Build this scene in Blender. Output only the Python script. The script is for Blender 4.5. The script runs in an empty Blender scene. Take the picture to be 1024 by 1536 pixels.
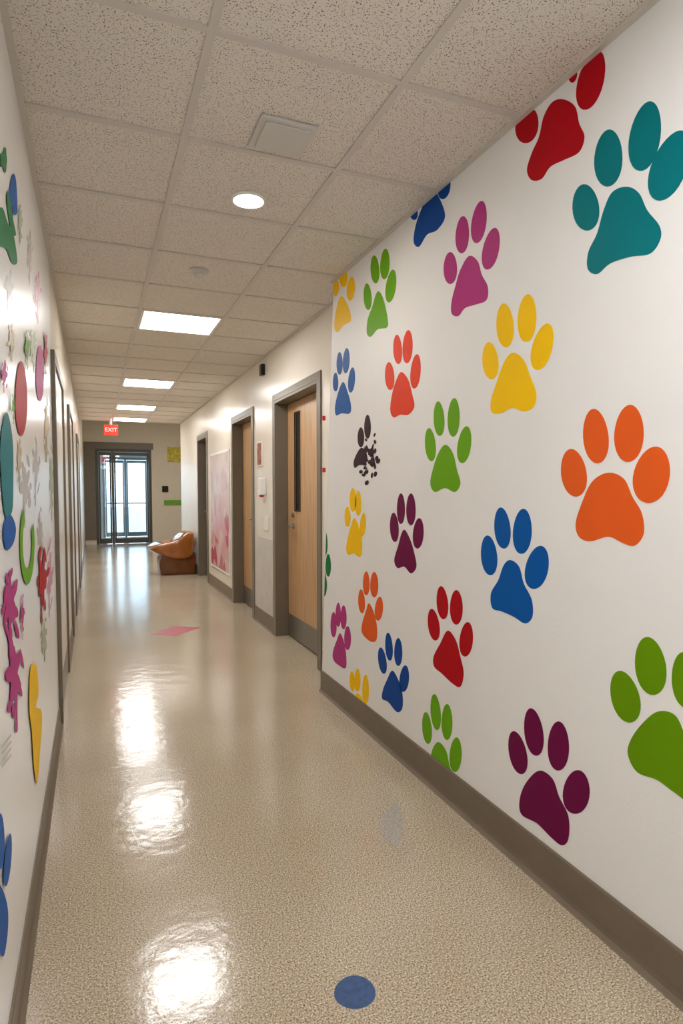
import bpy, bmesh, math, random
from mathutils import Vector, Matrix, Euler
random.seed(3)
S = bpy.context.scene
try:
    S.view_settings.view_transform = 'Standard'
    S.view_settings.look = 'None'
except Exception as e:
    print(e)

# ------------------------------------------------------------------ camera
F = 920.0
YAW = math.radians(22.0)
PITCH = math.radians(3.0)
HC = 1.36
CY = 768 + F*math.tan(PITCH) - 30
cam_d = bpy.data.cameras.new("camera")
cam = bpy.data.objects.new("camera", cam_d)
S.collection.objects.link(cam)
S.camera = cam
cam_d.sensor_width = 36
cam_d.sensor_fit = 'AUTO'
cam_d.lens = F/1536*36
cam_d.shift_y = (CY-768)/1536
cam_d.clip_start = 0.02
cam.location = (0, 0, HC)
cam.rotation_euler = (math.pi/2-PITCH, 0, -YAW)
RM = cam.rotation_euler.to_matrix()

# survey helper: where a sighted feature lies on a given wall/floor plane
def on_plane(px, py, axis, val):
    d = RM @ Vector(((px-512)/F, -(py-CY)/F, -1.0))
    o = Vector((0, 0, HC))
    t = (val-o[axis])/d[axis]
    return o+d*t

# ------------------------------------------------------------------ dims
H = 2.68
XR = 1.425     # mural wall face
XF = 1.58      # far right wall face
XL = -0.21     # left wall face
YB = -3.0
YE = 12.3      # corridor ceiling end
YEND = 17.1
BB = 0.145

# ------------------------------------------------------------------ materials
def lin(c):
    r = []
    for v in c:
        v = v/255.0
        r.append(v/12.92 if v <= 0.04045 else ((v+0.055)/1.055)**2.4)
    return (r[0], r[1], r[2], 1)

def mat(name, col, rough=0.5, metal=0.0, var=0.06, scale=8.0, bump=0.0, bscale=60.0, coat=0.0, emit=None, estr=0.0, spec=0.5):
    m = bpy.data.materials.new(name)
    m.use_nodes = True
    nt = m.node_tree
    b = nt.nodes["Principled BSDF"]
    tc = nt.nodes.new("ShaderNodeTexCoord")
    n = nt.nodes.new("ShaderNodeTexNoise")
    n.inputs["Scale"].default_value = scale
    n.inputs["Detail"].default_value = 4
    nt.links.new(tc.outputs["Object"], n.inputs["Vector"])
    r = nt.nodes.new("ShaderNodeValToRGB")
    c = lin(col)
    r.color_ramp.elements[0].position = 0.3
    r.color_ramp.elements[1].position = 0.7
    r.color_ramp.elements[0].color = tuple(max(0, x*(1-var)) for x in c[:3])+(1,)
    r.color_ramp.elements[1].color = tuple(min(1, x*(1+var)) for x in c[:3])+(1,)
    nt.links.new(n.outputs["Fac"], r.inputs["Fac"])
    nt.links.new(r.outputs["Color"], b.inputs["Base Color"])
    b.inputs["Roughness"].default_value = rough
    b.inputs["Metallic"].default_value = metal
    b.inputs["Coat Weight"].default_value = coat
    b.inputs["Specular IOR Level"].default_value = spec
    if bump > 0:
        n2 = nt.nodes.new("ShaderNodeTexNoise")
        n2.inputs["Scale"].default_value = bscale
        n2.inputs["Detail"].default_value = 3
        nt.links.new(tc.outputs["Object"], n2.inputs["Vector"])
        bp = nt.nodes.new("ShaderNodeBump")
        bp.inputs["Strength"].default_value = bump
        bp.inputs["Distance"].default_value = 0.01
        nt.links.new(n2.outputs["Fac"], bp.inputs["Height"])
        nt.links.new(bp.outputs["Normal"], b.inputs["Normal"])
    if emit:
        b.inputs["Emission Color"].default_value = lin(emit)
        b.inputs["Emission Strength"].default_value = estr
    return m

M_mural = mat("paint_white", (239, 239, 238), 0.5, var=0.012, scale=3, bump=0.06, bscale=90, spec=0.2)
M_wallfar = mat("paint_gloss_white", (228, 221, 208), 0.26, var=0.02, scale=2, bump=0.05, bscale=9, spec=0.5)
M_wallleft = mat("paint_gloss_left", (238, 238, 237), 0.28, var=0.0, scale=2, bump=0.05, bscale=9, spec=0.35)
# left wall: white mural paint gives way to warm corridor paint past the first door
nt = M_wallleft.node_tree; b = nt.nodes["Principled BSDF"]
old = b.inputs["Base Color"].links[0].from_socket
tc = nt.nodes.new("ShaderNodeTexCoord"); sx = nt.nodes.new("ShaderNodeSeparateXYZ"); nt.links.new(tc.outputs["Object"], sx.inputs[0])
mr = nt.nodes.new("ShaderNodeMapRange"); mr.inputs["From Min"].default_value = 3.94; mr.inputs["From Max"].default_value = 3.96
nt.links.new(sx.outputs["Y"], mr.inputs["Value"])
mx = nt.nodes.new("ShaderNodeMixRGB"); mx.inputs["Color2"].default_value = lin((222, 212, 194))
nt.links.new(mr.outputs[0], mx.inputs["Fac"]); nt.links.new(old, mx.inputs["Color1"]); nt.links.new(mx.outputs["Color"], b.inputs["Base Color"])

M_end = mat("paint_beige", (224, 215, 198), 0.5, var=0.02)
M_taupe = mat("base_taupe", (116, 103, 87), 0.45, var=0.05)
M_frame = mat("frame_taupe", (116, 107, 92), 0.4, var=0.04)
M_darkframe = mat("frame_bronze", (78, 74, 68), 0.4, var=0.04)
M_grid = mat("grid_metal", (208, 203, 195), 0.5, var=0.02)
M_black = mat("black_glass", (18, 18, 20), 0.15)
M_metal = mat("satin_metal", (170, 168, 162), 0.3, metal=1.0)
M_kick = mat("kick_plate", (128, 124, 116), 0.35, metal=0.6)
M_plastic = mat("white_plastic", (232, 230, 224), 0.4, var=0.01)
M_vent = mat("vent_plastic", (206, 205, 201), 0.5, var=0.01)
M_panel = mat("light_diffuser", (255, 255, 255), 0.5, emit=(252, 250, 248), estr=29.0)
M_down = mat("lamp_lens", (255, 255, 255), 0.5, emit=(255, 248, 236), estr=150.0)
M_lobbyl = mat("lobby_fill_diffuser", (255, 255, 255), 0.5, emit=(255, 250, 242), estr=20.0)
M_red = mat("red_plastic", (200, 30, 40), 0.35)
M_white = mat("white_letters", (250, 250, 250), 0.5, emit=(255, 200, 190), estr=0.9)
M_exit = mat("exit_red", (190, 40, 25), 0.4, emit=(255, 50, 24), estr=1.1)

# ceiling tile
def ceiling_mat():
    m = bpy.data.materials.new("acoustic_tile"); m.use_nodes = True
    nt = m.node_tree; b = nt.nodes["Principled BSDF"]
    tc = nt.nodes.new("ShaderNodeTexCoord")
    v = nt.nodes.new("ShaderNodeTexNoise"); v.inputs["Scale"].default_value = 190; v.inputs["Detail"].default_value = 2.0
    v.inputs["Roughness"].default_value = 0.6
    nt.links.new(tc.outputs["Object"], v.inputs["Vector"])
    r = nt.nodes.new("ShaderNodeValToRGB")
    r.color_ramp.elements[0].position = 0.36; r.color_ramp.elements[0].color = lin((122, 104, 86))
    r.color_ramp.elements[1].position = 0.42; r.color_ramp.elements[1].color = lin((228, 222, 213))
    nt.links.new(v.outputs["Fac"], r.inputs["Fac"])
    nt.links.new(r.outputs["Color"], b.inputs["Base Color"])
    b.inputs["Roughness"].default_value = 0.85
    bp = nt.nodes.new("ShaderNodeBump"); bp.inputs["Strength"].default_value = 0.15; bp.inputs["Distance"].default_value = 0.003
    nt.links.new(v.outputs["Fac"], bp.inputs["Height"]); nt.links.new(bp.outputs["Normal"], b.inputs["Normal"])
    return m
M_ceil = ceiling_mat()

def floor_mat():
    m = bpy.data.materials.new("terrazzo"); m.use_nodes = True
    nt = m.node_tree; b = nt.nodes["Principled BSDF"]
    tc = nt.nodes.new("ShaderNodeTexCoord")
    n = nt.nodes.new("ShaderNodeTexNoise"); n.inputs["Scale"].default_value = 190; n.inputs["Detail"].default_value = 3; n.inputs["Roughness"].default_value = 0.75
    nt.links.new(tc.outputs["Object"], n.inputs["Vector"])
    r = nt.nodes.new("ShaderNodeValToRGB")
    e = r.color_ramp.elements
    e[0].position = 0.38; e[0].color = lin((98, 82, 62))
    e[1].position = 0.64; e[1].color = lin((244, 236, 220))
    e2 = e.new(0.45); e2.color = lin((172, 156, 132))
    e3 = e.new(0.55); e3.color = lin((198, 184, 160))
    nt.links.new(n.outputs["Fac"], r.inputs["Fac"])
    n3 = nt.nodes.new("ShaderNodeTexNoise"); n3.inputs["Scale"].default_value = 1.3; n3.inputs["Detail"].default_value = 2
    nt.links.new(tc.outputs["Object"], n3.inputs["Vector"])
    r3 = nt.nodes.new("ShaderNodeValToRGB")
    r3.color_ramp.elements[0].position = 0.35; r3.color_ramp.elements[0].color = (0.92, 0.89, 0.87, 1)
    r3.color_ramp.elements[1].position = 0.65; r3.color_ramp.elements[1].color = (1, 1, 1, 1)
    nt.links.new(n3.outputs["Fac"], r3.inputs["Fac"])
    mx = nt.nodes.new("ShaderNodeMixRGB"); mx.blend_type = 'MULTIPLY'; mx.inputs["Fac"].default_value = 1
    nt.links.new(r.outputs["Color"], mx.inputs["Color1"]); nt.links.new(r3.outputs["Color"], mx.inputs["Color2"])
    nt.links.new(mx.outputs["Color"], b.inputs["Base Color"])
    b.inputs["Roughness"].default_value = 0.155
    b.inputs["Specular IOR Level"].default_value = 0.6
    n2 = nt.nodes.new("ShaderNodeTexNoise"); n2.inputs["Scale"].default_value = 9; n2.inputs["Detail"].default_value = 4
    n2.inputs["Roughness"].default_value = 0.55
    nt.links.new(tc.outputs["Object"], n2.inputs["Vector"])
    bp = nt.nodes.new("ShaderNodeBump"); bp.inputs["Strength"].default_value = 0.1; bp.inputs["Distance"].default_value = 0.02
    nt.links.new(n2.outputs["Fac"], bp.inputs["Height"]); nt.links.new(bp.outputs["Normal"], b.inputs["Normal"])
    return m
M_floor = floor_mat()

def wood_mat():
    m = bpy.data.materials.new("maple_wood"); m.use_nodes = True
    nt = m.node_tree; b = nt.nodes["Principled BSDF"]
    tc = nt.nodes.new("ShaderNodeTexCoord"); mp = nt.nodes.new("ShaderNodeMapping")
    mp.inputs["Scale"].default_value = (12, 12, 0.8)
    nt.links.new(tc.outputs["Object"], mp.inputs["Vector"])
    n = nt.nodes.new("ShaderNodeTexNoise"); n.inputs["Scale"].default_value = 3; n.inputs["Detail"].default_value = 6
    nt.links.new(mp.outputs["Vector"], n.inputs["Vector"])
    r = nt.nodes.new("ShaderNodeValToRGB")
    r.color_ramp.elements[0].position = 0.3; r.color_ramp.elements[0].color = lin((172, 132, 90))
    r.color_ramp.elements[1].position = 0.7; r.color_ramp.elements[1].color = lin((200, 162, 118))
    nt.links.new(n.outputs["Fac"], r.inputs["Fac"]); nt.links.new(r.outputs["Color"], b.inputs["Base Color"])
    b.inputs["Roughness"].default_value = 0.35
    return m
M_wood = wood_mat()

def glass_mat():
    m = bpy.data.materials.new("door_glass"); m.use_nodes = True
    nt = m.node_tree; nt.nodes.clear()
    o = nt.nodes.new("ShaderNodeOutputMaterial"); mx = nt.nodes.new("ShaderNodeMixShader")
    t = nt.nodes.new("ShaderNodeBsdfTransparent"); g = nt.nodes.new("ShaderNodeBsdfGlossy")
    t.inputs["Color"].default_value = (0.86, 0.93, 0.96, 1); g.inputs["Roughness"].default_value = 0.03
    mx.inputs["Fac"].default_value = 0.08
    nt.links.new(t.outputs[0], mx.inputs[1]); nt.links.new(g.outputs[0], mx.inputs[2]); nt.links.new(mx.outputs[0], o.inputs[0])
    return m
M_glass = glass_mat()

# ------------------------------------------------------------------ mesh helpers
def link(o, parent=None):
    S.collection.objects.link(o)
    if parent: o.parent = parent
    return o

def empty(name, loc=(0, 0, 0)):
    e = bpy.data.objects.new(name, None)
    e.empty_display_size = 0.1
    e.location = loc
    S.collection.objects.link(e)
    return e

def addbox(bm, x0, x1, y0, y1, z0, z1, mi=0):
    vs = [bm.verts.new(p) for p in [(x0,y0,z0),(x1,y0,z0),(x1,y1,z0),(x0,y1,z0),(x0,y0,z1),(x1,y0,z1),(x1,y1,z1),(x0,y1,z1)]]
    for f in [(0,3,2,1),(4,5,6,7),(0,1,5,4),(1,2,6,5),(2,3,7,6),(3,0,4,7)]:
        fa = bm.faces.new([vs[i] for i in f]); fa.material_index = mi

def finish(name, bm, mats, parent=None, smooth=False, bevel=0.0, origin=None):
    bmesh.ops.recalc_face_normals(bm, faces=bm.faces)
    me = bpy.data.meshes.new(name)
    bm.to_mesh(me); bm.free()
    for m in (mats if isinstance(mats, (list, tuple)) else [mats]): me.materials.append(m)
    if smooth:
        for p in me.polygons: p.use_smooth = True
    o = bpy.data.objects.new(name, me)
    link(o)
    if parent:
        o.parent = parent
        o.matrix_parent_inverse = Matrix.Translation(-parent.location)
    if bevel > 0:
        md = o.modifiers.new("bevel", 'BEVEL'); md.width = bevel; md.segments = 2; md.limit_method = 'ANGLE'
    return o

def boxes(name, lst, mats, parent=None, bevel=0.0):
    bm = bmesh.new()
    for b in lst:
        addbox(bm, *b[:6], mi=(b[6] if len(b) > 6 else 0))
    return finish(name, bm, mats, parent, bevel=bevel)

def smooth_closed(pts, n=6):
    out = []
    N = len(pts)
    for i in range(N):
        p0, p1, p2, p3 = pts[(i-1) % N], pts[i], pts[(i+1) % N], pts[(i+2) % N]
        for k in range(n):
            t = k/n
            out.append(tuple(0.5*((2*p1[j]) + (-p0[j]+p2[j])*t + (2*p0[j]-5*p1[j]+4*p2[j]-p3[j])*t*t + (-p0[j]+3*p1[j]-3*p2[j]+p3[j])*t**3) for j in range(2)))
    return out

def ellipse(cx, cy, rx, ry, lean=0, n=28):
    a = math.radians(lean)
    out = []
    for i in range(n):
        t = 2*math.pi*i/n
        # slightly egg-shaped toe
        x = rx*math.sin(t)*(1-0.08*math.cos(t)); y = -ry*math.cos(t)
        out.append((cx + x*math.cos(a) - y*math.sin(a), cy + x*math.sin(a) + y*math.cos(a)))
    return out

# ------------------------------------------------------------------ room shell
cb = on_plane(482, 1040, 0, XR).y     # mural wall end, bottom
ct = on_plane(500, 418, 0, XR).y      # mural wall end, top
def corner_y(z): return cb + (ct-cb)*z/H

boxes("floor", [(XL-0.2, 4.2, YB, YEND+3.2, -0.1, 0.0)], M_floor)
# mural wall (its far end is out of plumb by a few cm)
bm = bmesh.new()
zt = H+0.05
v = [bm.verts.new(p) for p in [(XR,YB,0),(XF,YB,0),(XF,cb,0),(XR,cb,0),(XR,YB,zt),(XF,YB,zt),(XF,corner_y(zt),zt),(XR,corner_y(zt),zt)]]
for f in [(0,3,2,1),(4,5,6,7),(0,1,5,4),(1,2,6,5),(2,3,7,6),(3,0,4,7)]: bm.faces.new([v[i] for i in f])
finish("wall_right", bm, M_mural)

# doors on far right wall : (near y, far y)
ZD = 2.2
doors = [(4.36, 5.56), (6.43, 7.43), (9.25, 10.08)]
segs = []
y = YB
for a, b in doors:
    segs.append((XF, XF+0.25, y, a, 0, zt))
    segs.append((XF, XF+0.25, a, b, ZD, zt))
    segs.append((XF+0.17, XF+0.25, a, b, 0, ZD))
    y = b
segs.append((XF, XF+0.25, y, 12.2, 0, zt))
boxes("wall_right_far", segs, M_wallfar)
boxes("wall_left", [(XL-0.2, XL, YB, YEND, 0, 3.35)], M_wallleft)
boxes("wall_back", [(XL, XR, YB-0.1, YB, 0, H)], M_mural)
boxes("ceiling", [(XL, XF, YB, YE, H, H+0.05), (XL, XF+0.25, YE-0.1, YE, H+0.05, 3.3)], M_ceil)
# lobby
boxes("ceiling_lobby", [(XL-0.1, 4.1, YE, YEND, 3.3, 3.35)], M_ceil)
boxes("wall_lobby_right", [(4.0, 4.1, 12.2, YEND, 0, 3.3)], M_end)
boxes("wall_lobby_front", [(XF+0.25, 4.0, 12.1, 12.2, 0, 3.3)], M_end)
OX0, OX1, OZ = on_plane(144, 760, 1, YEND).x, on_plane(228, 760, 1, YEND).x, on_plane(190, 674, 1, YEND).z
boxes("wall_end", [(XL, OX0, YEND, YEND+0.15, 0, 3.35), (OX1, 4.0, YEND, YEND+0.15, 0, 3.35), (OX0, OX1, YEND, YEND+0.15, OZ, 3.35)], M_end)

# grid
gl = []
for gx in (0.34, 0.953):
    gl.append((gx-0.013, gx+0.013, YB, YE-0.005, H-0.006, H-0.0005))
yy = 1.83-0.575*8
ycross = []
while yy < YE-0.1:
    if yy > YB+0.05: ycross.append(yy)
    yy += 0.575
for gy in ycross:
    x1 = XR-0.02 if gy < ct else XF-0.02
    xs = [XL+0.02, 0.327, 0.353, 0.940, 0.966, x1]
    for k in (0, 2, 4):
        gl.append((xs[k], xs[k+1], gy-0.013, gy+0.013, H-0.006, H-0.0005))
boxes("trim_ceiling_grid", gl, M_grid)
boxes("trim_ceiling_angle", [(XL, XL+0.02, YB, YE, H-0.012, H-0.0005), (XR-0.02, XR, YB, ct, H-0.012, H-0.0005),
       (XF-0.02, XF, ct+0.01, 12.2, H-0.012, H-0.0005)], M_grid)

# baseboards
def baseboard(name, side, x, y0, y1, h=BB):
    prof = [(0, 0), (0.022, 0), (0.018, 0.004), (0.010, 0.015), (0.008, 0.03), (0.008, h-0.006), (0.005, h), (0, h)]
    bm = bmesh.new()
    r0 = [bm.verts.new((x+side*p[0], y0, p[1])) for p in prof]
    r1 = [bm.verts.new((x+side*p[0], y1, p[1])) for p in prof]
    n = len(prof)
    for i in range(n):
        j = (i+1) % n
        bm.faces.new((r0[i], r0[j], r1[j], r1[i]))
    bm.faces.new(r0); bm.faces.new(list(reversed(r1)))
    return finish(name, bm, M_taupe)
baseboard("baseboard_right", -1, XR, YB, cb-0.003)
ys = [d for dd in doors for d in (dd[0]-0.07, dd[1]+0.07)]
bnds = [(cb+0.02, ys[0]), (ys[1], ys[2]), (ys[3], ys[4]), (ys[5], 12.2)]
for i, (a, b) in enumerate(bnds):
    if b-a > 0.03: baseboard("baseboard_right_far_%d" % (i+1), -1, XF, a, b, 0.16)
ld = [(3.95, 5.0), (6.3, 7.3), (9.4, 10.4)]
lb = [YB]+[v for d in ld for v in (d[0]-0.07, d[1]+0.07)]+[YEND]
for i in range(0, len(lb), 2):
    baseboard("baseboard_left_%d" % (i//2+1), 1, XL, lb[i], lb[i+1], 0.11)

# ------------------------------------------------------------------ doors right
def lever(bm, x, y, z, s, dy):
    bmesh.ops.create_cone(bm, cap_ends=True, segments=24, radius1=0.028, radius2=0.026, depth=0.01,
        matrix=Matrix.Translation((x+s*0.005, y, z)) @ Matrix.Rotation(math.pi/2, 4, 'Y'))
    bmesh.ops.create_cone(bm, cap_ends=True, segments=16, radius1=0.01, radius2=0.01, depth=0.05,
        matrix=Matrix.Translation((x+s*0.03, y, z)) @ Matrix.Rotation(math.pi/2, 4, 'Y'))
    bmesh.ops.create_cone(bm, cap_ends=True, segments=16, radius1=0.011, radius2=0.009, depth=0.13,
        matrix=Matrix.Translation((x+s*0.052, y+dy*0.055, z)) @ Matrix.Rotation(math.pi/2, 4, 'X'))

for i, (a, b) in enumerate(doors):
    e = empty("door_%d" % (i+1), (XF+0.1, (a+b)/2, 0))
    fw = 0.06
    fr = [(XF-0.012, XF-0.0005, b, b+fw, 0, ZD+fw), (XF-0.012, XF-0.0005, a-fw, a, 0, ZD+fw), (XF-0.012, XF-0.0005, a, b, ZD, ZD+fw),
          (XF-0.012, XF+0.165, b-0.025, b-0.0005, 0, ZD-0.001), (XF-0.012, XF+0.165, a+0.0005, a+0.025, 0, ZD-0.001),
          (XF-0.012, XF+0.165, a+0.025, b-0.025, ZD-0.025, ZD-0.001)]
    boxes("frame", fr, M_frame, e, 0.002)
    lx0, lx1 = XF+0.115, XF+0.16
    la, lb_ = a+0.03, b-0.03
    leaf_m = M_wood if i < 2 else M_darkframe
    if i == 0:
        wy1 = b-0.25; wy0 = wy1-0.14
        boxes("leaf", [(lx0, lx1, la, wy0, 0.012, ZD-0.03), (lx0, lx1, wy1, lb_, 0.012, ZD-0.03),
                   (lx0, lx1, wy0, wy1, 0.012, 1.2), (lx0, lx1, wy0, wy1, 2.06, ZD-0.03)], leaf_m, e)
        boxes("vision_glass", [(lx0+0.003, lx1-0.012, wy0, wy1, 1.2, 2.06)], M_black, e)
        boxes("vision_bead", [(lx0-0.006, lx0, wy0-0.012, wy0, 1.185, 2.075), (lx0-0.006, lx0, wy1, wy1+0.012, 1.185, 2.075),
                          (lx0-0.006, lx0, wy0, wy1, 1.185, 1.2), (lx0-0.006, lx0, wy0, wy1, 2.06, 2.075)], M_black, e)
    else:
        boxes("leaf", [(lx0, lx1, la, lb_, 0.012, ZD-0.03)], leaf_m, e)
    boxes("kick_plate", [(lx0-0.003, lx0, la+0.01, lb_-0.01, 0.015, 0.22)], M_kick, e)
    bm = bmesh.new(); lever(bm, lx0, b-0.2 if i != 1 else a+0.5, 1.05, -1, -1)
    if i == 0:
        bmesh.ops.create_cone(bm, cap_ends=True, segments=20, radius1=0.024, radius2=0.02, depth=0.02,
            matrix=Matrix.Translation((lx0-0.01, b-0.2, 1.15)) @ Matrix.Rotation(math.pi/2, 4, 'Y'))
    finish("lever_handle", bm, M_metal, e, smooth=False)

# left doors: surface frame and pale leaf
for i, (a, b) in enumerate(ld):
    e = empty("door_%d" % (i+4), (XL, (a+b)/2, 0))
    boxes("frame", [(XL, XL+0.022, a-0.06, a, 0, 2.17), (XL, XL+0.022, b, b+0.06, 0, 2.17), (XL, XL+0.022, a, b, 2.11, 2.17)], M_frame, e, 0.002)
    boxes("leaf", [(XL, XL+0.008, a+0.003, b-0.003, 0.01, 2.107)], mat("door_leaf_pale", (218, 211, 199), 0.3), e)
    boxes("kick_plate", [(XL+0.008, XL+0.010, a+0.02, b-0.02, 0.02, 0.22)], M_kick, e)

# ------------------------------------------------------------------ end entrance doors
def glazed(name, y, x0, x1, z1, mull, fm, bars=True):
    e = empty(name, ((x0+x1)/2, y, 0))
    t = 0.07
    b = [(x0, x0+t, y, y+0.12, 0, z1), (x1-t, x1, y, y+0.12, 0, z1), (x0+t, x1-t, y, y+0.12, z1-t, z1)]
    for mx in mull: b.append((mx-0.03, mx+0.03, y, y+0.12, 0, z1-t))
    boxes("frame", b, fm, e, 0.003)
    xs = [x0+t]+[v for m in mull for v in (m-0.03, m+0.03)]+[x1-t]
    for k in range(0, len(xs), 2):
        a, c = xs[k]+0.005, xs[k+1]-0.005
        boxes("leaf_rails_%d" % (k//2+1), [(a, a+0.04, y+0.04, y+0.08, 0.01, z1-t-0.01), (c-0.04, c, y+0.04, y+0.08, 0.01, z1-t-0.01),
              (a+0.04, c-0.04, y+0.04, y+0.08, 0.01, 0.14), (a+0.04, c-0.04, y+0.04, y+0.08, z1-t-0.09, z1-t-0.01)], fm, e, 0.002)
        boxes("glass_%d" % (k//2+1), [(a+0.04, c-0.04, y+0.056, y+0.062, 0.14, z1-t-0.09)], M_glass, e)
        if bars: boxes("push_bar_%d" % (k//2+1), [(a+0.02, c-0.02, y+0.0, y+0.03, 1.0, 1.04)], M_metal, e, 0.003)
    return e
glazed("door_7", YEND, OX0, OX1, OZ, [OX0+0.42], M_darkframe, False)
boxes("trim_end_header", [(XL, OX1+0.05, YEND-0.03, YEND-0.0005, OZ, OZ+0.17)], M_frame)
boxes("trim_end_side", [(XL+0.001, OX0, YEND-0.02, YEND-0.0005, 0.12, OZ)], M_frame)
# vestibule
VY = YEND+2.6
M_vest = mat("vestibule_paint", (222, 232, 236), 0.5)
M_vfr = mat("vestibule_frame", (120, 146, 156), 0.4)
boxes("wall_vestibule", [(OX0-0.5, OX0-0.4, YEND+0.15, VY+0.12, 0, 2.9), (OX1+0.8, OX1+0.9, YEND+0.15, VY+0.12, 0, 2.9),
                         (OX0-0.4, OX0+0.2, VY, VY+0.12, 0, 2.9), (OX0+0.2, OX1+0.8, VY, VY+0.12, 2.4, 2.9)], M_vest)
boxes("ceiling_vestibule", [(OX0-0.5, OX1+0.9, YEND+0.15, VY+0.12, 2.9, 2.95)], M_vest)
glazed("door_8", VY, OX0+0.2, OX1+0.8, 2.4, [OX0+0.85, OX0+1.5], M_vfr)
boxes("ground_outside", [(-15, 25, YEND+3.2, 60, -0.12, -0.02)], mat("pavement", (190, 190, 188), 0.8))

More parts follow.
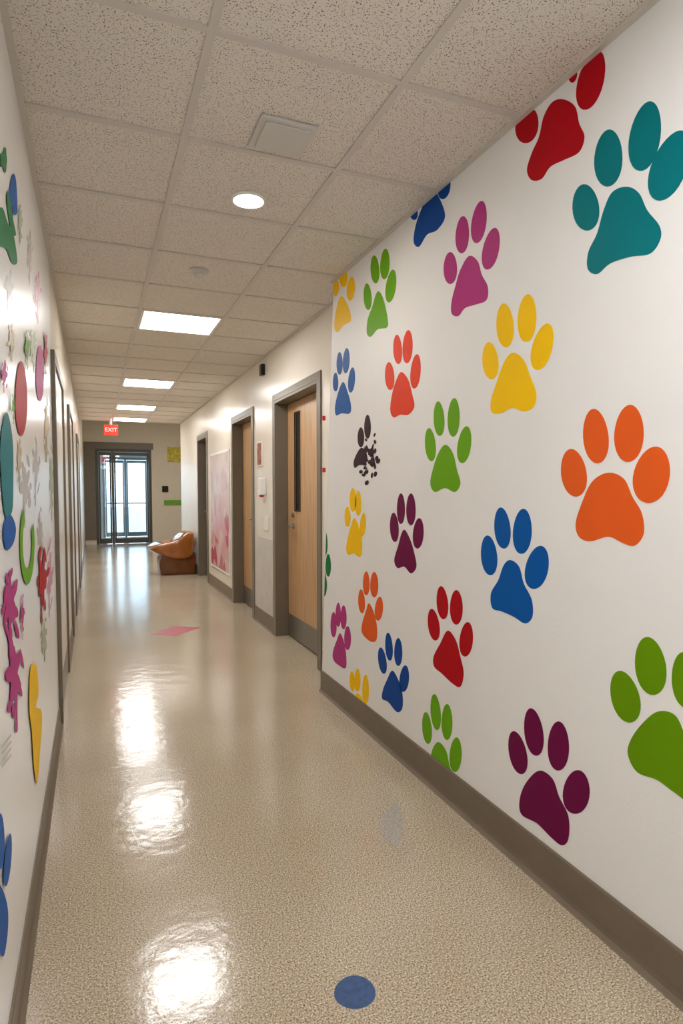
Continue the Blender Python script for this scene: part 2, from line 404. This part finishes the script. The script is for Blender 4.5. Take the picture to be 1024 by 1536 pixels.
# ------------------------------------------------------------------ paw prints
COL = dict(teal=(0,118,126), red=(178,6,24), blue=(8,70,150), magenta=(180,54,128), green=(106,168,14), yellow=(254,202,0),
           redor=(230,64,24), orange=(230,96,34), purple=(110,12,68), dgreen=(0,116,60), olive=(102,148,2), brown=(50,20,32), blue2=(2,88,168))
MP = {k: mat("vinyl_"+k, v, 0.5, var=0.04, scale=5, spec=0.1) for k, v in COL.items()}
paws = [
 ("teal", [(878,311,20,35,-5),(912,237,21,43,3),(967,204,23,53,10),(1004,248,26,56,22)],
  [(940,280),(958,290),(970,315),(988,338),(990,358),(975,380),(945,385),(915,395),(895,411),(881,403),(882,378),(895,350),(905,315),(918,288)]),
 ("red", [(886,120,19,46,15),(790,187,17,28,8),(859,112,6,12,10)],
  [(845,149),(862,160),(868,185),(876,205),(868,228),(845,240),(825,250),(812,268),(797,270),(790,255),(797,230),(808,205),(815,175),(828,153)]),
 ("blue", [(620,318,6,12,-5),(666,280,9,19,10)],
  [(650,285),(660,300),(667,325),(655,345),(640,352),(628,370),(620,362),(624,335),(635,305),(641,288)]),
 ("magenta", [(675,402,10,24,0),(693,352,10,28,3),(718,333,11,32,8),(736,373,12,32,12)],
  [(703,384),(716,392),(722,412),(731,430),(729,450),(712,457),(697,462),(687,474),(677,470),(677,452),(683,428),(690,405)]),
 ("green", [(551,445,6,20,-3),(562,404,6.5,21,-3),(577,396,7,23,3),(586,429,7.5,25,8)],
  [(568,437),(575,450),(581,478),(580,491),(566,494),(556,505),(550,500),(551,480),(558,460),(563,443)]),
 ("yellow", [(503,430,5,14,0),(515,415,6,16,0),(526,433,6,18,5)],
  [(513,445),(522,460),(526,480),(515,488),(505,498),(501,490),(503,470),(508,450)]),
 ("blue2", [(503,573,4,14,0),(509,545,4.5,17,0),(519,541,5,19,3),(527,570,5,19,5)],
  [(514,573),(521,588),(526,608),(524,620),(512,620),(504,623),(502,612),(506,592)]),
 ("redor", [(584,564,7,21,-3),(596,524,6.5,22,-3),(611,520,7.5,25,3),(623,557,7.5,26,5)],
  [(602,558),(612,570),(618,592),(621,610),(612,622),(600,622),(590,626),(585,615),(588,590),(595,568)]),
 ("yellow", [(735,541,12,28,-5),(757,488,13,33,-3),(790,477,14,36,3),(813,520,15,36,15)],
  [(770,529),(785,540),(795,565),(804,590),(800,610),(785,617),(768,612),(750,620),(737,618),(736,600),(745,572),(757,540)]),
 ("orange", [(860,709,19,36,-8),(893,654,19,41,-5),(943,650,22,43,3),(977,712,27,43,12)],
  [(912,709),(935,718),(948,745),(962,770),(965,800),(952,818),(935,815),(912,805),(885,812),(868,805),(863,785),(872,755),(888,722)]),
 ("blue2", [(733,833,12,30,-5),(753,792,12,31,-5),(783,797,14,34,3),(805,851,17,33,12)],
  [(765,840),(778,850),(785,875),(797,900),(798,925),(787,935),(770,925),(752,917),(738,912),(736,890),(747,870),(755,848)]),
 ("green", [(645,667,8,25,-5),(658,628,8,26,-3),(680,626,9,29,2),(696,667,10,28,8)],
  [(668,667),(679,680),(685,705),(690,725),(682,738),(667,732),(652,738),(645,725),(650,700),(658,678)]),
 ("yellow", [(521,775,4.5,15,0),(529,750,5,18,0),(537,755,4.5,19,0),(544,787,4.5,18,4)],
  [(531,777),(538,790),(543,815),(540,835),(530,830),(522,832),(519,820),(525,792)]),
 ("purple", [(591,791,6.5,22,-3),(601,763,6,23,0),(616,764,7,24,0),(627,800,8,23,4)],
  [(607,795),(615,810),(621,830),(624,850),(616,860),(606,850),(596,852),(591,840),(597,818),(602,800)]),
 ("dgreen", [(486,815,5,20,0),(492,848,4,17,0)], [(482,848),(486,855),(490,875),(488,892),(483,890)]),
 ("magenta", [(500,937,4.5,19,0),(507,922,4,18,0),(515,926,4.5,18,0),(521,957,5,18,0)],
  [(510,950),(516,965),(519,985),(518,1002),(508,998),(500,990),(499,978),(505,960)]),
 ("orange", [(542,902,5,18,-3),(549,875,5,18,0),(561,877,6,19,0),(568,913,6,18,5)],
  [(553,905),(560,918),(565,940),(564,960),(555,962),(543,950),(543,935),(549,915)]),
 ("blue", [(573,991,6,20,-8),(583,970,5.5,21,-4),(597,978,6,21,0),(606,1018,7,20,5)],
  [(588,1006),(597,1020),(603,1040),(603,1062),(595,1068),(582,1053),(573,1048),(574,1035),(580,1020)]),
 ("red", [(650,937,8.5,24,-8),(663,904,8.5,25,-5),(684,911,9.5,26,0),(699,959,10,26,5)],
  [(671,946),(683,960),(690,985),(695,1010),(690,1030),(678,1025),(662,1010),(651,1000),(650,985),(660,965)]),
 ("yellow", [(528,1022,4,15,-3),(536,1020,4.5,17,0),(548,1034,5,22,0)], [(536,1040),(541,1044),(544,1052),(545,1060),(530,1055),(532,1045)]),
 ("green", [(640,1092,7,24,-5),(653,1068,7.5,27,-5),(670,1083,8,27,0),(683,1132,9,26,3)],
  [(657,1113),(668,1125),(673,1145),(676,1165),(660,1165),(647,1145),(648,1125)]),
 ("purple", [(776,1129,13,33,-12),(800,1098,14,36,-8),(837,1119,16,37,0),(864,1188,20,33,5)],
  [(808,1156),(828,1168),(838,1195),(852,1225),(852,1258),(842,1268),(825,1255),(805,1235),(782,1222),(779,1200),(788,1175)]),
 ("olive", [(937,1045,21,40,-15),(975,999,23,44,-8),(1027,1020,20,42,-5),(1078,1100,26,42,5)],
  [(988,1067),(1012,1073),(1028,1105),(1045,1140),(1050,1185),(1035,1203),(1010,1188),(985,1170),(955,1158),(941,1130),(948,1105),(968,1080)]),
]
def wall_clamp(p):
    z = max(BB+0.001, min(H-0.013, p[1]))
    yv = min(p[0], corner_y(z)-0.002)
    return (yv, z)
# decals are thin applied vinyl: a front face plus a cut edge toward the wall
def make_decal(name, polys, m, x, clampf=None, axis=0, back=None, step=0.0):
    bm = bmesh.new()
    def P3(q, w):
        return (w, q[0], q[1]) if axis == 0 else (q[0], q[1], w)
    for pi_, poly in enumerate(polys):
        pp = []
        xx = x+step*pi_
        for q in poly:
            q = clampf(q) if clampf else q
            if not pp or (abs(q[0]-pp[-1][0])+abs(q[1]-pp[-1][1])) > 1e-5: pp.append(q)
        if len(pp) > 2 and (abs(pp[0][0]-pp[-1][0])+abs(pp[0][1]-pp[-1][1])) <= 1e-5: pp.pop()
        if len(pp) < 3: continue
        vs = [bm.verts.new(P3(q, xx)) for q in pp]
        bm.faces.new(vs)
        if back is not None:
            vb = [bm.verts.new(P3(q, back)) for q in pp]
            for i in range(len(vs)):
                j = (i+1) % len(vs)
                bm.faces.new((vs[i], vs[j], vb[j], vb[i]))
            bm.faces.new(vb[::-1])
    return finish(name, bm, m)
def to_wall(poly, x):
    r = []
    for px, py in poly:
        p = on_plane(px, py, 0, x); r.append((p.y, p.z))
    return r
XD = XR-0.0012
pawpolys = []
for k, (c, toes, pad) in enumerate(paws):
    polys = [to_wall(ellipse(*t), XD) for t in toes]+[to_wall(smooth_closed(pad), XD)]
    pawpolys.append(polys)
    make_decal("paw_print", polys, MP[c], XD, wall_clamp, back=XR-0.0003)
# mural continues past the right edge of the photo, toward and behind the camera
for src, dy, dz, c in [(8, -1.35, 0.1, "magenta"), (10, -1.45, 0.15, "yellow"), (18, -1.75, 0.2, "blue"), (7, -2.6, -0.1, "green"), (11, -3.2, 0.3, "orange"),
                       (13, -3.0, -0.2, "teal"), (9, -1.9, 0.35, "purple"), (9, -2.6, -0.5, "redor")]:
    polys = [[(q[0]+dy, q[1]+dz) for q in poly] for poly in pawpolys[src]]
    make_decal("paw_print", polys, MP[c], XD, wall_clamp, back=XR-0.0003)
# broken-up paw with speckles
pp = [ellipse(541,656,5,15,0), ellipse(551,640,5,18,0), smooth_closed([(541,672),(548,676),(551,690),(545,697),(538,698),(532,702),(530,694),(534,682)])]
for k in range(46):
    cx = random.gauss(557, 7); cy = random.gauss(688, 20)
    if 536 < cx < 569 and 632 < cy < 730:
        pp.append(ellipse(cx, cy, random.uniform(0.9, 3.0), random.uniform(2.0, 6.0), random.uniform(-30, 30), 10))
make_decal("paw_print", [to_wall(q, XD) for q in pp], MP["brown"], XD, wall_clamp, step=-0.00002)

# ------------------------------------------------------------------ left wall splashes, painted reflections
def blob(cx, cy, rx, ry, k=5, amp=0.3, ph=0, n=40):
    out = []
    for i in range(n):
        t = 2*math.pi*i/n
        r = 1+amp*math.sin(k*t+ph)*0.6+amp*0.4*math.sin((k+2)*t+ph*2)
        out.append((cx+rx*r*math.sin(t), cy+ry*r*math.cos(t)))
    return out
rs = random.Random(11)
def splat(cx, cy, rx, ry, n=6, drip=True):
    # splat shape for paint and painted reflections: lobed core, loose drops, one run
    o = [blob(cx, cy, rx*0.7, ry*0.62, rs.choice((4, 5, 6)), 0.42, rs.uniform(0, 3))]
    for i in range(n):
        a = 2*math.pi*(i+rs.random()*0.6)/n
        d = rs.uniform(0.7, 1.05)
        o.append(ellipse(cx+rx*d*math.sin(a), cy-ry*d*math.cos(a), rx*rs.uniform(0.12, 0.26), ry*rs.uniform(0.1, 0.24), rs.uniform(-15, 15), 16))
    if drip:
        dx = rs.uniform(-0.3, 0.3)*rx
        o.append(smooth_closed([(cx+dx-rx*0.12, cy+ry*0.3), (cx+dx+rx*0.12, cy+ry*0.3), (cx+dx+rx*0.1, cy+ry*0.9), (cx+dx+rx*0.14, cy+ry*1.25), (cx+dx, cy+ry*1.35), (cx+dx-rx*0.14, cy+ry*1.25), (cx+dx-rx*0.1, cy+ry*0.9)], 4))
    return o
def ring(cx, cy, rx, ry, w, a0, a1, n=24):
    o = []; i_ = []
    for i in range(n+1):
        t = math.radians(a0+(a1-a0)*i/n)
        o.append((cx+rx*math.sin(t), cy-ry*math.cos(t))); i_.append((cx+rx*w*math.sin(t), cy-ry*w*math.cos(t)))
    return o+i_[::-1]
MF = {k: mat("faded_reflection_"+k, v, 0.4, var=0.1, scale=15, spec=0.25) for k, v in dict(grey=(190,186,182), pink=(214,150,178), sage=(176,190,164), tan=(206,186,150)).items()}  # faint marks, including the right wall's reflection painted in; grey also letters
left = [
 ("splash_and_reflection_decal", "f_grey", splat(38,730,9,46)+splat(14,430,7,26)+splat(54,700,5,44)+splat(44,380,4,36)+splat(60,800,4,40)),
 ("splash_and_reflection_decal", "f_pink", splat(75,860,4,50)+splat(56,440,5,34)+splat(80,620,3,40)),
 ("splash_and_reflection_decal", "f_sage", splat(66,955,5,28)+splat(50,520,5,30)+splat(77,720,3,46)+splat(30,330,4,26)),
 ("splash_and_reflection_decal", "f_tan", splat(29,690,4,34)+splat(70,640,4,40)+splat(17,510,5,24)),
 ("leaf_decal", "dgreen", [smooth_closed([(-4,318),(4,312),(12,335),(20,350),(26,392),(18,394),(10,374),(0,368),(-6,350)]), blob(6,240,5,16,3,0.3), smooth_closed([(10,296),(14,288),(20,330),(24,352),(18,350),(13,325)])]),
 ("splash_and_reflection_decal", "blue2", [smooth_closed([(14,290),(19,262),(24,270),(26,315),(21,322),(17,306)])]),
 ("balloon_decal", "red", [ellipse(32,598,9,56,0)]),
 ("balloon_decal", "magenta", [ellipse(60,560,6,42,0)]),
 ("splash_and_reflection_decal", "teal", [smooth_closed([(10,618),(19,660),(20,730),(18,768),(8,774),(2,720),(1,660)])]),
 ("splash_and_reflection_decal", "blue2", [smooth_closed([(7,782),(16,772),(24,792),(20,815),(10,825),(5,805)])]),
 ("ring_decal", "green", [ring(41,815,11,62,0.62,60,330)]),
 ("flower_decal", "magenta", splat(15,905,12,62,7)+splat(21,1010,13,66,7)),
 ("flower_decal", "red", splat(64,868,8,50,6)),
 ("splash_and_reflection_decal", "yellow", [smooth_closed([(46,1002),(55,1000),(58,1040),(54,1060),(63,1070),(60,1130),(56,1175),(51,1150),(48,1100),(44,1060)])]),
 ("paw_print", "blue2", [ellipse(1,1262,6,42,0), ellipse(12,1290,5,40,5), smooth_closed([(-6,1330),(4,1334),(12,1365),(11,1405),(4,1435),(-10,1400)])]),
 ("splash_and_reflection_decal", "magenta", splat(34,920,3,30)+splat(7,560,5,22)),
 ("splash_and_reflection_decal", "olive", splat(20,610,3,20)+splat(41,520,4,26)),
 ("splash_and_reflection_decal", "red", splat(69,525,3,32)),
 ("lettering_decal", "f_grey", [[(3,y0),(17,y0-18),(17,y0-14),(3,y0+4)] for y0 in (1118, 1128, 1138, 1148)]),
]
lx = XL+0.0006
for nm, c, polys in left:
    mm = MF[c[2:]] if c.startswith("f_") else MP[c]
    make_decal(nm, [to_wall(q, lx) for q in polys], mm, lx, lambda q: (min(q[0], 3.88), max(0.12, min(H-0.02, q[1]))), step=0.000012)
    lx += 0.00012 if len(polys) < 8 else 0.0005
for dy, dz, c, sc in [(-1.2, 0.2, "green", 0), (-2.2, -0.1, "orange", 1), (-3.2, 0.1, "purple", 2)]:
    base = pawpolys[8]
    make_decal("paw_print", [[(q[0]+dy-1.2, q[1]+dz) for q in poly] for poly in base], MP[c], XL+0.0012, back=XL+0.0003)

# ------------------------------------------------------------------ floor inlays
def to_floor(poly, z=0.0008):
    return [(on_plane(px, py, 2, z).x, on_plane(px, py, 2, z).y) for px, py in poly]
make_decal("floor_dot", [to_floor(ellipse(532,1488,31,25,0,40))], mat("inlay_blue", (58, 86, 130), 0.25, var=0.2, scale=60), 0.0008, axis=2, back=0)
make_decal("floor_diamond", [to_floor([(224,951),(262,939),(301,941),(263,954)])], mat("inlay_pink", (180, 60, 88), 0.25), 0.0008, axis=2, back=0)
make_decal("floor_dot", [to_floor(blob(588,1237,17,30,3,0.15))], mat("inlay_faded", (176, 168, 158), 0.2, var=0.3, scale=150), 0.0008, axis=2, back=0)

# ------------------------------------------------------------------ ceiling fixtures
def panel_light(y0, y1, x0=0.353, x1=0.940, z=H, m=M_panel):
    e = empty("ceiling_light_panel", ((x0+x1)/2, (y0+y1)/2, z))
    boxes("housing", [(x0, x0+0.02, y0, y1, z-0.008, z-0.0005), (x1-0.02, x1, y0, y1, z-0.008, z-0.0005),
                      (x0+0.02, x1-0.02, y0, y0+0.02, z-0.008, z-0.0005), (x0+0.02, x1-0.02, y1-0.02, y1, z-0.008, z-0.0005)], M_plastic, e)
    boxes("diffuser", [(x0+0.02, x1-0.02, y0+0.02, y1-0.02, z-0.005, z-0.0005)], m, e)
g = 0.575
for k in (5, 10, 14, 17, -3, -7):  # negative cells: unseen panels added overhead and behind as fill light
    a = 1.83+g*k
    panel_light(a+0.013, a+g-0.013)
panel_light(13.8, 14.4, 0.8, 2.0, 3.3, M_lobbyl)  # unseen panel added to light the lobby

DX, DY = 0.675, 2.79
e = empty("downlight", (DX, DY, H))
bm = bmesh.new()
bmesh.ops.create_cone(bm, cap_ends=True, segments=40, radius1=0.066, radius2=0.066, depth=0.004, matrix=Matrix.Translation((DX, DY, H-0.007)))
finish("lens", bm, M_down, e)
bm = bmesh.new()
R = 0.08; n = 40
prof = [(0.066, H-0.012), (0.073, H-0.012), (R, H-0.005), (R, H-0.0005), (0.066, H-0.0005)]
rings = [[bm.verts.new((DX+r*math.cos(2*math.pi*i/n), DY+r*math.sin(2*math.pi*i/n), z)) for i in range(n)] for r, z in prof]
for a in range(len(prof)):
    b = (a+1) % len(prof)
    for i in range(n):
        bm.faces.new((rings[a][i], rings[a][(i+1) % n], rings[b][(i+1) % n], rings[b][i]))
finish("trim_ring", bm, M_plastic, e, smooth=True)

# air vent plate
e = empty("ceiling_vent", (0.67, 2.26, H))
boxes("plate", [(0.57, 0.78, 2.15, 2.36, H-0.012, H-0.0005)], M_vent, e, 0.004)
boxes("inner_panel", [(0.59, 0.76, 2.17, 2.34, H-0.019, H-0.012)], M_vent, e, 0.003)
# smoke detector
bm = bmesh.new()
cx, cyy = 0.61, 3.77
prof = [(0.0, H-0.045), (0.025, H-0.045), (0.032, H-0.036), (0.033, H-0.025), (0.05, H-0.02), (0.055, H-0.012), (0.055, H-0.0005), (0, H-0.0005)]
n = 28
rr = [[bm.verts.new((cx+r*math.cos(2*math.pi*i/n), cyy+r*math.sin(2*math.pi*i/n), z)) for i in range(n)] for r, z in prof[1:-1]]
for a in range(len(rr)-1):
    for i in range(n): bm.faces.new((rr[a][i], rr[a][(i+1) % n], rr[a+1][(i+1) % n], rr[a+1][i]))
bm.faces.new(rr[0]); bm.faces.new(rr[-1][::-1])
finish("smoke_detector", bm, M_vent)

# exit sign
e = empty("exit_sign", (0.31, 11.7, 2.5))
boxes("housing", [(0.20, 0.43, 11.7, 11.74, 2.37, 2.55)], M_exit, e, 0.005)
boxes("mount", [(0.295, 0.335, 11.71, 11.73, 2.55, H-0.001)], M_plastic, e)
tc = bpy.data.curves.new("letters", 'FONT'); tc.body = "EXIT"; tc.size = 0.1; tc.align_x = 'CENTER'; tc.align_y = 'CENTER'; tc.extrude = 0.002
tc.materials.append(M_white)
t = bpy.data.objects.new("letters", tc); S.collection.objects.link(t)
t.parent = e; t.location = (0.005, -0.003, -0.04); t.rotation_euler = (math.pi/2, 0, 0)

# ------------------------------------------------------------------ small wall items
boxes("motion_sensor", [(XF-0.04, XF, 5.9, 5.98, 2.5, 2.61)], M_black, bevel=0.006)
e = empty("picture_frame", (XF, 6.1, 1.75))
boxes("rim", [(XF-0.015, XF-0.0005, 6.0, 6.19, 1.62, 1.87)], M_plastic, e, 0.002)
boxes("print", [(XF-0.0165, XF-0.015, 6.015, 6.175, 1.635, 1.855)], mat("orange_print", (160, 84, 54), 0.5, var=0.7, scale=14), e)
boxes("room_sign", [(XF-0.008, XF, 5.98, 6.2, 1.44, 1.58)], M_plastic, bevel=0.002)
e = empty("hand_sanitizer_dispenser", (XF, 5.93, 1.4))
boxes("body", [(XF-0.07, XF, 5.88, 5.96, 1.33, 1.5)], M_plastic, e, 0.012)
boxes("nozzle", [(XF-0.06, XF-0.02, 5.9, 5.94, 1.31, 1.33)], M_red, e, 0.003)
boxes("light_switch", [(XF-0.01, XF, 5.8, 5.98, 0.98, 1.12)], M_plastic, bevel=0.003)
boxes("trim_corner_guard", [(XF-0.004, XF, 5.68, 6.3, 0.16, 0.9)], mat("wall_protection", (200, 197, 190), 0.4))
for z in (1.83, 1.49):
    boxes("coat_hook", [(XR-0.02, XR, cb-0.09, cb-0.07, z, z+0.03)], M_red, bevel=0.003)
# pink display board
def poster_mat():
    m = bpy.data.materials.new("display_print"); m.use_nodes = True
    nt = m.node_tree; b = nt.nodes["Principled BSDF"]
    tc = nt.nodes.new("ShaderNodeTexCoord")
    v = nt.nodes.new("ShaderNodeTexVoronoi"); v.inputs["Scale"].default_value = 5
    nt.links.new(tc.outputs["Object"], v.inputs["Vector"])
    r = nt.nodes.new("ShaderNodeValToRGB")
    e = r.color_ramp.elements
    e[0].position = 0.1; e[0].color = lin((208, 132, 148))
    e[1].position = 0.6; e[1].color = lin((222, 200, 196))
    x = e.new(0.3); x.color = lin((214, 168, 174)); x = e.new(0.8); x.color = lin((184, 88, 112))
    nt.links.new(v.outputs["Color"], r.inputs["Fac"])
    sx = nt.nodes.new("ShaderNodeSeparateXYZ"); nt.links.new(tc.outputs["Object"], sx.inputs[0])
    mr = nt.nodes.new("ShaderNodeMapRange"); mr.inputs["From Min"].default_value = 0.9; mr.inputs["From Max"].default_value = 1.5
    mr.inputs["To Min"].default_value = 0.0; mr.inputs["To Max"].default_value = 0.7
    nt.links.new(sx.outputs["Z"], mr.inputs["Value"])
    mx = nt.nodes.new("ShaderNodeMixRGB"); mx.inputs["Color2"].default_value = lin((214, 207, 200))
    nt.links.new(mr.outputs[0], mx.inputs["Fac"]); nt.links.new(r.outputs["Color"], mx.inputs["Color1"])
    nt.links.new(mx.outputs["Color"], b.inputs["Base Color"])
    b.inputs["Roughness"].default_value = 0.25; b.inputs["Specular IOR Level"].default_value = 0.3
    return m
e = empty("display_board", (XF, 8.3, 1.1))
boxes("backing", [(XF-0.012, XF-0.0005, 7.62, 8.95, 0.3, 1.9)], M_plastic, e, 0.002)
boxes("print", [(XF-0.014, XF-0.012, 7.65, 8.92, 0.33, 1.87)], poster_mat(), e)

# end wall items
def endbox(name, px0, px1, py0, py1, m, t=0.02, bev=0.004):
    a = on_plane(px0, py1, 1, YEND); b = on_plane(px1, py0, 1, YEND)
    boxes(name, [(a.x, b.x, YEND-t, YEND, a.z, b.z)], m, bevel=bev)
endbox("notice_sign", 251, 271, 671, 693, mat("yellow_sign", (206, 190, 70), 0.5, var=0.35, scale=20))
endbox("card_reader", 243, 252, 729, 738, M_black, 0.04)
endbox("push_bar_sign", 246, 274, 750, 757, mat("green_sign", (110, 170, 40), 0.5), 0.05)

# ------------------------------------------------------------------ lounge chair
M_leather = mat("tan_leather", (158, 92, 32), 0.16, var=0.3, scale=5, bump=0.1, bscale=30, coat=0.5)
M_leather2 = mat("dark_tan_leather", (112, 66, 30), 0.25, var=0.25, scale=6)
def loft(name, prof, y0, y1, m, parent, ins=(0.80, 0.93, 1, 1, 1, 0.93, 0.80)):
    pr = smooth_closed(prof, 4)
    cx = sum(p[0] for p in pr)/len(pr); cz = sum(p[1] for p in pr)/len(pr)
    ts = (0, 0.05, 0.16, 0.5, 0.84, 0.95, 1)
    bm = bmesh.new(); rs = []
    for t, s in zip(ts, ins):
        rs.append([bm.verts.new((cx+(p[0]-cx)*s, y0+(y1-y0)*t, cz+(p[1]-cz)*s)) for p in pr])
    n = len(pr)
    for a in range(len(rs)-1):
        for i in range(n): bm.faces.new((rs[a][i], rs[a][(i+1) % n], rs[a+1][(i+1) % n], rs[a+1][i]))
    bm.faces.new(rs[0]); bm.faces.new(rs[-1][::-1])
    o = finish(name, bm, m, parent, smooth=True)
    sd = o.modifiers.new("sub", 'SUBSURF'); sd.levels = 1; sd.render_levels = 2
    return o
X0 = XF-0.026
e = empty("lounge_chair", (X0-0.35, 10.6, 0))
def P(l): return [(X0+a, b) for a, b in l]
loft("base", P([(-0.53,0.0),(-0.565,0.06),(-0.58,0.18),(-0.56,0.28),(-0.48,0.34),(-0.2,0.36),(-0.02,0.36),(0,0.2),(-0.01,0.0),(-0.28,0.0)]), 10.3, 10.85, M_leather2, e, (0.95,0.99,1,1,1,0.99,0.95))
loft("seat", P([(-0.74,0.43),(-0.66,0.495),(-0.54,0.525),(-0.40,0.55),(-0.28,0.60),(-0.19,0.67),(-0.10,0.71),(-0.02,0.69),(0.0,0.58),(0.0,0.42),(-0.06,0.28),(-0.25,0.24),(-0.45,0.28),(-0.64,0.36)]), 10.22, 10.92, M_leather, e, (0.76, 0.90, 0.98, 1, 0.98, 0.90, 0.76))

# ------------------------------------------------------------------ world
w = bpy.data.worlds.new("sky"); S.world = w; w.use_nodes = True
bg = w.node_tree.nodes["Background"]
bg.inputs["Color"].default_value = (0.74, 0.87, 1.0, 1)
bg.inputs["Strength"].default_value = 5.5
